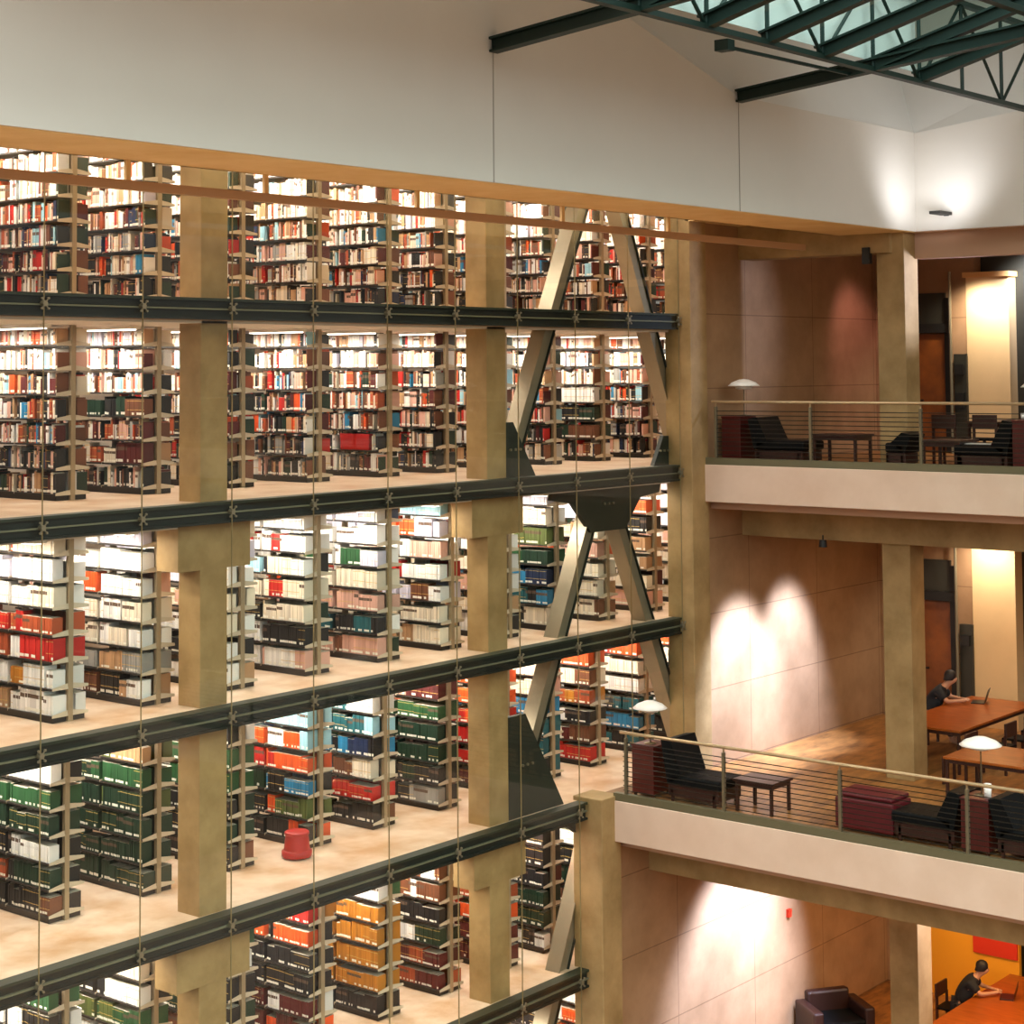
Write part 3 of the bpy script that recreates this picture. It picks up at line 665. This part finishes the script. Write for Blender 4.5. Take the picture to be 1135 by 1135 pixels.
for z, nm in ((0, 'upper'), (-5.2, 'lower')):
    # door with frame, header, steel pole, pier, lift panel
    d = structure('door_%d' % (1 if z == 0 else 2), MB().box(32.93, 32.98, 15.95, 16.55, z, z+2.3), M_door, '%s brown wooden door at the back of the reading room' % nm)
    MB().tube((32.9, 16.5, z+1.0), (32.9, 16.42, z+1.0), .02, n=6).build('door_handle', M_dark, d)
    structure('trim_2', MB().box(32.9, 33, 15.84, 15.95, z, z+3.0).box(32.9, 33, 16.55, 16.64, z, z+3.0).box(32.86, 33, 15.84, 16.64, z+2.32, z+2.5), M_dark)
    structure('wall_panel', MB().box(32.92, 33, 15.95, 16.55, z+2.5, z+3.1), M_olive)
    o = MB().tube((32.8, 15.77, z-.02), (32.8, 15.77, z+3.5 if z == 0 else z+3.89), .03, n=8).build('steel_pole', M_clamp); tag(o, 'thin bright steel pole beside the door, %s reading room' % nm, 'pole', 'steel poles by the doors')
    structure('column', MB().box(32.97, 33.32, 14.64, 15.51, z-.02, z+(3.38 if z == 0 else 3.9)), mat('pale_pier', 'E0BE8C', .6, noise=.08, scale=1.5), 'wide pale pier lit from above, %s reading room' % nm)
    s = MB().box(32.84, 32.9, 15.54, 15.72, z+1.5, z+1.7).build('wall_sign', M_dark); tag(s, 'small black sign beside the pier, %s reading room' % nm, 'sign', 'small black signs')
    MB().box(32.9, 33, 15.5, 15.76, z, z+1.9).build('wall_plate', M_olive, s)
    light('pier_light', 'SPOT', (32.35, 15.1, z+(3.3 if z == 0 else 3.75)), (33.0, 15.1, z+1.7), 230, (1, .90, .76), spot_size=2.4, spot_blend=.9, shadow_soft_size=.1)
o = MB().box(32.84, 32.9, 15.54, 15.72, 0.85, 1.15).build('wall_sign', M_dark); tag(o, 'lower black notice beside the upper pier', 'sign')
structure('trim_3', MB().box(32.9, 33.3, 14.6, 15.55, 3.38, 3.48), mat('cap', 'E0B070', .6))
# ground floor: ochre wall and red panel
structure('wall_back', MB().box(32.9, 33, 14.7, 16.6, -10.4, -8.9), M_yel)
structure('wall_back', MB().box(32.85, 32.9, 14.72, 15.6, -9.45, -8.0), M_red)
light('ochre_light', 'SPOT', (31.6, 15.4, -8.2), (33, 15.5, -9.8), 45, (1, .72, .35), spot_size=2.0, spot_blend=.8, shadow_soft_size=.15)
light('column_daylight_fill', 'SPOT', (28.95, 12.3, 3.3), (28.3, 14.3, 2.9), 620, (.6, .68, 1), spot_size=.9, spot_blend=.8, shadow_soft_size=.08)  # added spot standing in for daylight on the column side
light('column_daylight_fill', 'SPOT', (28.95, 12.3, -6.9), (28.3, 14.3, -8.0), 650, (.7, .75, 1), spot_size=1.0, spot_blend=.8, shadow_soft_size=.08)  # same added daylight stand-in for the bottom storey
light('far_light', 'SPOT', (32.5, 14.0, 3.75), (33.3, 14.25, 3.1), 500, (.8, .84, 1), spot_size=1.6, spot_blend=.9, shadow_soft_size=.1)
light('far_light', 'AREA', (30.6, 13.6, 2.6), (30.6, 13.6, 6), 14, (1, .72, .66), size=.8)
# wall washers in the middle and lower reading rooms
GW = 'ceiling spotlights washing the concrete wall'
def downlight(p, tgt, pw, label, size=1.1, blend=.6, colr=COOL, soft=.16):
    t = empty('spotlight', p, label, 'light', GW)
    MB().tube((0, 0, .12), (0, 0, 0), .06, .075, 14).build('housing', M_dark, t)
    MB().tube((0, 0, .2), (0, 0, .12), .015, n=6).build('stem', M_dark, t)
    light('spot_beam', 'SPOT', (p[0], p[1], p[2]-.03), tgt, pw, colr, spot_size=size, spot_blend=blend, shadow_soft_size=soft)
downlight((27.6, 15.7, -1.4), (27.75, 17.5, -4.1), 4300, 'black ceiling spotlight nearer the pier, middle reading room', 1.05, .8)
downlight((29.35, 15.8, -1.1), (29.35, 17.5, -4.0), 3600, 'black ceiling spotlight nearer the column, middle reading room', .95, .8)
downlight((27.7, 15.4, -6.2), (27.5, 17.5, -8.8), 4300, 'black ceiling spotlight nearer the pier, bottom room', 1.3, .6)
downlight((28.75, 15.6, -6.2), (28.6, 17.5, -8.8), 1500, 'black ceiling spotlight nearer the column, bottom room', .9, .6)
downlight((31.5, 16.2, 3.9), (32.2, 17.5, 2.0), 130, 'black ceiling spotlight in the far corner, upper room', 1.2, .9, (1, .5, .55))
o = MB().box(29.2, 29.3, 17.44, 17.5, -8.3, -8.16).build('call_point', M_red); tag(o, 'small dark red box on the lit wall, bottom room', 'alarm')
o = MB().box(27.86, 27.96, 14.86, 15.0, 3.42, 3.7).build('wall_speaker', M_dark); tag(o, 'small black speaker hung beside the column at beam height', 'speaker')
o = MB().box(29.5, 30.1, 12.5, 12.9, 3.55, 3.75).build('projector', M_dark); tag(o, 'black projector hung from the ceiling at upper right', 'projector')
MB().tube((29.8, 12.7, 3.75), (29.8, 12.7, 4.1), .02, n=6).build('stem', M_dark, o)

# railings
def railing(x, z, label, ys):
    t = empty('railing', (x, 10, z), label, 'railing', 'balcony railings')
    MB().tube((0, -6, 1.08), (0, 7.3, 1.08), .026, n=10).build('handrail', M_alu, t)
    for y in ys:
        MB().box(-.03, .03, y-10-.022, y-10+.022, -.25, 1.0).build('post', mat('rail_post', '7A6E56', .4, .6), t, bevel=.004)
        MB().box(-.012, .012, y-10-.01, y-10+.01, 1.0, 1.07).build('bracket', M_alu, t)
    for k in range(12):
        MB().tube((0, -6, .1+k*.075), (0, 7.25, .1+k*.075), .0075, n=5).build('cable', M_cable, t)
railing(26.66, 0, 'steel cable railing along the upper balcony edge', [17.22, 15.36, 13.36, 11.36, 9.36, 7.36])
railing(23.86, -5.2, 'steel cable railing along the lower balcony edge', [17.19, 15.36, 13.36, 11.37, 9.36, 7.36])

# ---------------------------------------------------------------- furniture
def cabinet(p, w, d, h, m, label):      # w along y, d along x
    t = empty('side_cabinet', p, label, 'cabinet', 'low side cabinets along the balconies')
    MB().box(0, d, -w/2, w/2, .06, h-.03).build('body', m, t, bevel=.008)
    MB().box(-.01, d+.01, -w/2-.01, w/2+.01, h-.03, h).build('top', m, t, bevel=.006)
    for sx in (.04, d-.04):
        for sy in (-w/2+.04, w/2-.04): MB().box(sx-.02, sx+.02, sy-.02, sy+.02, 0, .06).build('leg', M_dwood, t)
    return t
def lounge(p, face, label, w=.72, m=None, seat=.43, back=.83, L=1.05):   # face: +1 looks towards +y, -1 towards -y
    m = m or M_black
    t = empty('lounge_chair', p, label, 'chair', 'black leather lounge chairs')
    f = face
    MB().box(0, w, *sorted((-.1*f, L*.82*f)), seat-.16, seat).build('seat_cushion', m, t, bevel=.035)
    mb = MB(); y0, y1, y2, y3 = -.12*f, .14*f, -.24*f, -.06*f
    pr = [(y0, seat-.16), (y1, seat-.0), (y3, back), (y2, back-.03)]
    A = [(0, y, z) for y, z in pr]; B = [(w, y, z) for y, z in pr]
    mb.poly(A); mb.poly(list(reversed(B)))
    for i in range(4): mb.poly([A[i], B[i], B[(i+1) % 4], A[(i+1) % 4]])
    mb.build('backrest', m, t, bevel=.03)
    MB().box(.03, w-.03, *sorted((-.12*f, L*.78*f)), .09, seat-.165).build('frame', M_dwood, t)
    for sx in (.05, w-.05):
        for sy in (-.05*f, L*.7*f): MB().box(sx-.02, sx+.02, sy-.02, sy+.02, 0, seat-.2).build('leg', M_dwood, t)
    return t
def table(p, wx, wy, h, m, label, name='side_table', group=None, lt=.045, mt=None):
    t = empty(name, p, label, 'table', group)
    MB().box(0, wx, 0, wy, h-.04, h).build('tabletop', mt or m, t, bevel=.006)
    MB().box(.03, wx-.03, .03, wy-.03, h-.1, h-.04).build('apron', m, t)
    for sx in (.03, wx-.03-lt):
        for sy in (.03, wy-.03-lt): MB().box(sx, sx+lt, sy, sy+lt, 0, h-.1).build('leg', m, t)
    return t
def lamp(p, h, r, label):
    t = empty('table_lamp', p, label, 'lamp', 'white shaded table lamps')
    MB().lathe((0, 0, 0), [(0, 0), (.1, 0), (.1, .015), (.02, .03)], 20).build('base', M_brass, t, smooth=True)
    MB().tube((0, 0, .02), (0, 0, h-.08), .011, n=8).build('stem', M_brass, t)
    sh = MB().lathe((0, 0, h), [(0, .01), (r*.3, 0), (r*.75, -.05), (r, -.11), (r*.98, -.115), (r*.7, -.06), (0, -.01)], 28).build('shade', M_shade, t, smooth=True)
    MB().lathe((0, 0, h), [(r*.55, -.12), (r*.5, -.16), (r*.3, -.18), (0, -.18)], 24).build('diffuser', M_shade, sh, smooth=True)
    return t
def chair(p, rz, label, m=None, group='dark wooden reading chairs'):
    m = m or M_dwood
    t = empty('reading_chair', p, label, 'chair', group, rz)
    MB().box(-.22, .22, -.22, .22, .42, .46).build('seat', M_black, t, bevel=.01)
    MB().box(-.22, .22, .19, .23, .62, .86).build('backrest', m, t, bevel=.006)
    for sx in (-.2, .2):
        MB().box(sx-.02, sx+.02, -.22, -.18, 0, .43).build('leg', m, t)
        MB().box(sx-.02, sx+.02, .18, .22, 0, .66).build('leg', m, t)
    return t
# upper balcony
z = -.02
cabinet((27.1, 17.2, z), .38, .5, .84, M_mwood, 'reddish wooden side cabinet at the left end of the upper balcony')
lamp((27.35, 17.08, z+.84), .64, .28, 'white table lamp on the cabinet at the left of the upper balcony')
lounge((27.1, 16.62, z), -1, 'black leather lounge chair beside the cabinet, left end of upper balcony')
table((27.1, 14.75, z), .62, .88, .56, M_dwood, 'dark wooden side table between chair and column, upper balcony')
lounge((27.3, 14.1, z), 1, 'small black chair tucked by the column, upper balcony', w=.5, back=.6, L=.3)
table((27.1, 12.9, z), .7, .72, .5, M_dwood, 'low dark wooden table right of the column, upper balcony')
lounge((27.1, 12.25, z), 1, 'black lounge chair with a pale blanket on its seat, upper balcony', L=.95)
o = MB().box(27.3, 27.75, 12.45, 12.95, .415, .43).build('blanket', M_white_t, bevel=.005); tag(o, 'pale folded blanket on the seat of a black chair', 'blanket')
cabinet((27.1, 11.55, z), .95, .5, .84, M_mwood, 'brown wooden side cabinet at the right edge, upper balcony')
lamp((27.35, 11.68, z+.84), .62, .28, 'white table lamp cut by the right edge, upper balcony')
o = MB().lathe((27.3, 11.92, z+.84), [(0, 0), (.035, 0), (.045, .1), (.04, .1), (0, .01)], 14).build('cup', M_shade, smooth=True); tag(o, 'small white cup on the brown cabinet, upper balcony', 'cup')
table((29.2, 12.2, z), 1.6, 1.6, .74, M_dwood, 'dark reading table behind the black lounge chair, upper room', 'reading_table')
chair((29.0, 14.0, z), math.pi/2, 'dark wooden chair left of the reading table, upper room')
chair((29.2, 13.35, z), math.pi/2, 'dark wooden chair by the corner of the reading table, upper room')
# lower balcony
z = -5.22
cabinet((24.35, 17.22, z), .42, .5, .82, M_mwood, 'maroon wooden side cabinet at the left end of the lower balcony')
lamp((24.55, 17.2, z+.82), .68, .28, 'white table lamp on the maroon cabinet, lower balcony')
lounge((24.35, 16.62, z), -1, 'black leather lounge chair beside the maroon cabinet, lower balcony', back=.98)
table((24.45, 14.86, z), .62, .72, .5, M_dwood, 'small dark four-legged wooden table by the railing, lower balcony')
t = empty('footstool', (24.4, 13.28, z), 'maroon padded block seat by the railing, lower balcony', 'stool')
MB().box(0, .6, -.48, .48, .05, .5).build('body', M_mar, t, bevel=.03); MB().box(.02, .58, -.46, .46, .5, .58).build('cushion', M_mar, t, bevel=.035)
lounge((24.35, 11.95, z), 1, 'black lounge chair facing the maroon block seat, lower balcony')
cabinet((24.35, 11.5, z), .42, .5, .78, M_mwood, 'maroon wooden cabinet with lamp between two black chairs, lower balcony')
lamp((24.6, 11.5, z+.78), .82, .3, 'tall white table lamp right of the column, lower balcony')
o = MB().lathe((24.5, 11.36, z+.78), [(0, 0), (.05, 0), (.055, .2), (.045, .2), (0, .02)], 16).build('vase', M_shade, smooth=True); tag(o, 'small white vase on the maroon cabinet, lower balcony', 'vase')
lounge((24.35, 11.05, z), -1, 'black lounge chair cut by the right edge, lower balcony')
TB = table((28.85, 13.85, z), 3.2, 1.3, .74, M_dwood, 'long orange-brown reading table where a person sits, middle room', 'reading_table', 'orange-brown reading tables', mt=M_owood)
table((26.85, 10.9, z), 1.3, 2.3, .74, M_dwood, 'second orange-brown reading table, nearer the railing', 'reading_table', 'orange-brown reading tables', mt=M_owood)
for i, (x, y, a) in enumerate([(29.5, 13.45, math.pi), (30.3, 13.45, math.pi), (31.1, 13.45, math.pi), (28.3, 13.6, math.pi), (28.5, 12.2, -math.pi/2), (28.5, 11.3, -math.pi/2)]):
    chair((x, y, z), a, 'dark wooden chair, %s, middle reading room' % ['leftmost at the near side of the long table', 'second at the near side of the long table', 'third at the near side of the long table', 'at the far end of the nearer table', 'behind the nearer table', 'behind the nearer table, further right'][i])
# ground floor
z = -10.4
t = empty('armchair', (29.6, 16.75, z), 'dark brown leather armchair by the wall, bottom room', 'chair', rz=math.radians(-35))
mb = MB().box(-.42, .42, -.4, .4, .12, .42); mb.build('seat_cushion', M_black, t, bevel=.04)
MB().box(-.42, .42, .26, .44, .3, .78).build('backrest', mat('brown_leather', '2A140C', .4), t, bevel=.05)
for s in (-1, 1): MB().box(s*.5-.1, s*.5+.1, -.4, .44, .1, .62).build('armrest', MATS['brown_leather'], t, bevel=.04)
for sx in (-.45, .45):
    for sy in (-.33, .36): MB().box(sx-.025, sx+.025, sy-.025, sy+.025, 0, .12).build('leg', M_dwood, t)
table((29.3, 12.6, z), 3.4, 2.2, .74, M_dwood, 'wide orange reading table on the bottom floor', 'reading_table', 'orange-brown reading tables', mt=M_owood)
chair((30.0, 15.15, z), 0, 'dark chair at the left of the bottom floor table')

# people
def person(p, rz, label, seat=.45):
    t = None
    def skin(name, V, E, root, m, parent=None):
        bm = bmesh.new(); L = bm.verts.layers.skin.verify(); vs = []
        for i, (co, r) in enumerate(V):
            v = bm.verts.new(co); rr = r if isinstance(r, tuple) else (r, r); v[L].radius = rr; v[L].use_root = (i == root); vs.append(v)
        for a, b in E: bm.edges.new((vs[a], vs[b]))
        me = bpy.data.meshes.new(name); bm.to_mesh(me); bm.free(); me.materials.append(m)
        o = bpy.data.objects.new(name, me); COL.objects.link(o)
        if parent: o.parent = parent
        o.modifiers.new('skin', 'SKIN'); s = o.modifiers.new('sub', 'SUBSURF'); s.levels = 2; s.render_levels = 2
        return o
    s = seat
    V = [((0, 0, s+.1), (.17, .13)), ((0, -.1, s+.32), (.16, .12)), ((0, -.24, s+.52), (.17, .11)), ((0, -.31, s+.6), .07), ((0, -.36, s+.65), .062),
         ((0, -.42, s+.72), (.085, .1)), ((0, -.44, s+.81), (.078, .092)), ((0, -.53, s+.71), .018)]
    E = [(0, 1), (1, 2), (2, 3), (3, 4), (4, 5), (5, 6), (5, 7)]
    def add(co, r, par):
        V.append((co, r)); E.append((par, len(V)-1)); return len(V)-1
    for sg in (-1, 1):
        a = add((sg*.17, -.22, s+.52), .058, 2); b = add((sg*.26, -.38, s+.36), .042, a); c = add((sg*.1, -.6, s+.36), .03, b); d = add((sg*.06, -.67, s+.37), (.038, .018), c)
        for q, (dx, L_) in enumerate(((-.03, .07), (-.01, .085), (.012, .08), (.032, .062))):
            f1 = add((sg*.06+dx, -.67-L_*.5, s+.375), .009, d); add((sg*.06+dx*1.1, -.67-L_, s+.36), .008, f1)
        add((sg*.06-sg*.05, -.68, s+.36), .01, d)
        h = add((sg*.1, 0, s+.06), .09, 0); k = add((sg*.13, -.42, s+.05), .062, h); an = add((sg*.13, -.4, .1), .042, k); add((sg*.13, -.55, .05), .04, an)
    body = skin('person', V, E, 0, M_skin)
    body.location = p; body.rotation_euler = (0, 0, rz); tag(body, label, 'person')
    SV = [((0, .0, s+.08), (.2, .16)), ((0, -.1, s+.32), (.215, .175)), ((0, -.24, s+.51), (.225, .165)), ((0, -.3, s+.585), .095)]; SE = [(0, 1), (1, 2), (2, 3)]
    for sg in (-1, 1):
        SV.append(((sg*.175, -.23, s+.5), .1)); SE.append((2, len(SV)-1)); SV.append(((sg*.25, -.35, s+.39), .07)); SE.append((len(SV)-2, len(SV)-1))
    skin('shirt', SV, SE, 0, M_shirt, body)
    TV = [((0, 0, s+.08), (.16, .12))]; TE = []
    for sg in (-1, 1):
        n = len(TV); TV += [((sg*.1, 0, s+.06), .1), ((sg*.13, -.42, s+.05), .076), ((sg*.13, -.4, .14), .058)]; TE += [(0, n), (n, n+1), (n+1, n+2)]
    skin('trousers', TV, TE, 0, M_trous, body)
    hv = []
    mb = MB(); N = 14
    mb.lathe((0, -.405, s+.78), [(.102, -.07), (.112, -.02), (.108, .04), (.085, .085), (.045, .11), (0.001, .118)], N)
    mb.v = [(x_*.92, y_*1.0+(.03 if z_ < s+.76 else 0), z_) for x_, y_, z_ in mb.v]
    mb.build('hair', M_hair, body, smooth=True)
    e_ = MB()
    for sg in (-1, 1): e_.lathe((sg*.03, -.515, s+.745), [(0, -.008), (.008, 0), (0, .008)], 8)
    e_.build('eyes', M_dark, body)
    return body
person((31.0, 15.5, -5.22), math.radians(18), 'person in a black short-sleeved shirt leaning over the long table, middle room')
chair((31.0, 15.62, -5.22), 0, 'dark chair under the person at the long table')
person((31.2, 15.1, -10.4), math.radians(22), 'person with dark hair in a black top at the bottom floor table')
chair((31.2, 15.25, -10.4), 0, 'dark chair under the person on the bottom floor')
def laptop(p, rz, label):
    t = empty('laptop', p, label, 'laptop', rz=rz)
    MB().box(-.17, .17, -.12, .12, 0, .018).build('keyboard_base', M_screen, t, bevel=.004)
    mb = MB().bar((0, -.12, .015), (0, -.2, .25), .34, .012, (1, 0, 0)); 
    mb = MB(); mb.poly([(-.17, -.12, .018), (.17, -.12, .018), (.17, -.19, .25), (-.17, -.19, .25)]).poly([(-.17, -.135, .018), (-.17, -.205, .25), (.17, -.205, .25), (.17, -.135, .018)]).poly([(-.17, -.19, .25), (.17, -.19, .25), (.17, -.205, .25), (-.17, -.205, .25)])
    mb.build('screen', M_screen, t)
laptop((31.5, 14.75, -4.48), math.radians(18), 'open dark laptop in front of the person, middle room table')
laptop((31.45, 14.3, -9.66), math.radians(22), 'open dark laptop in front of the person on the bottom floor')
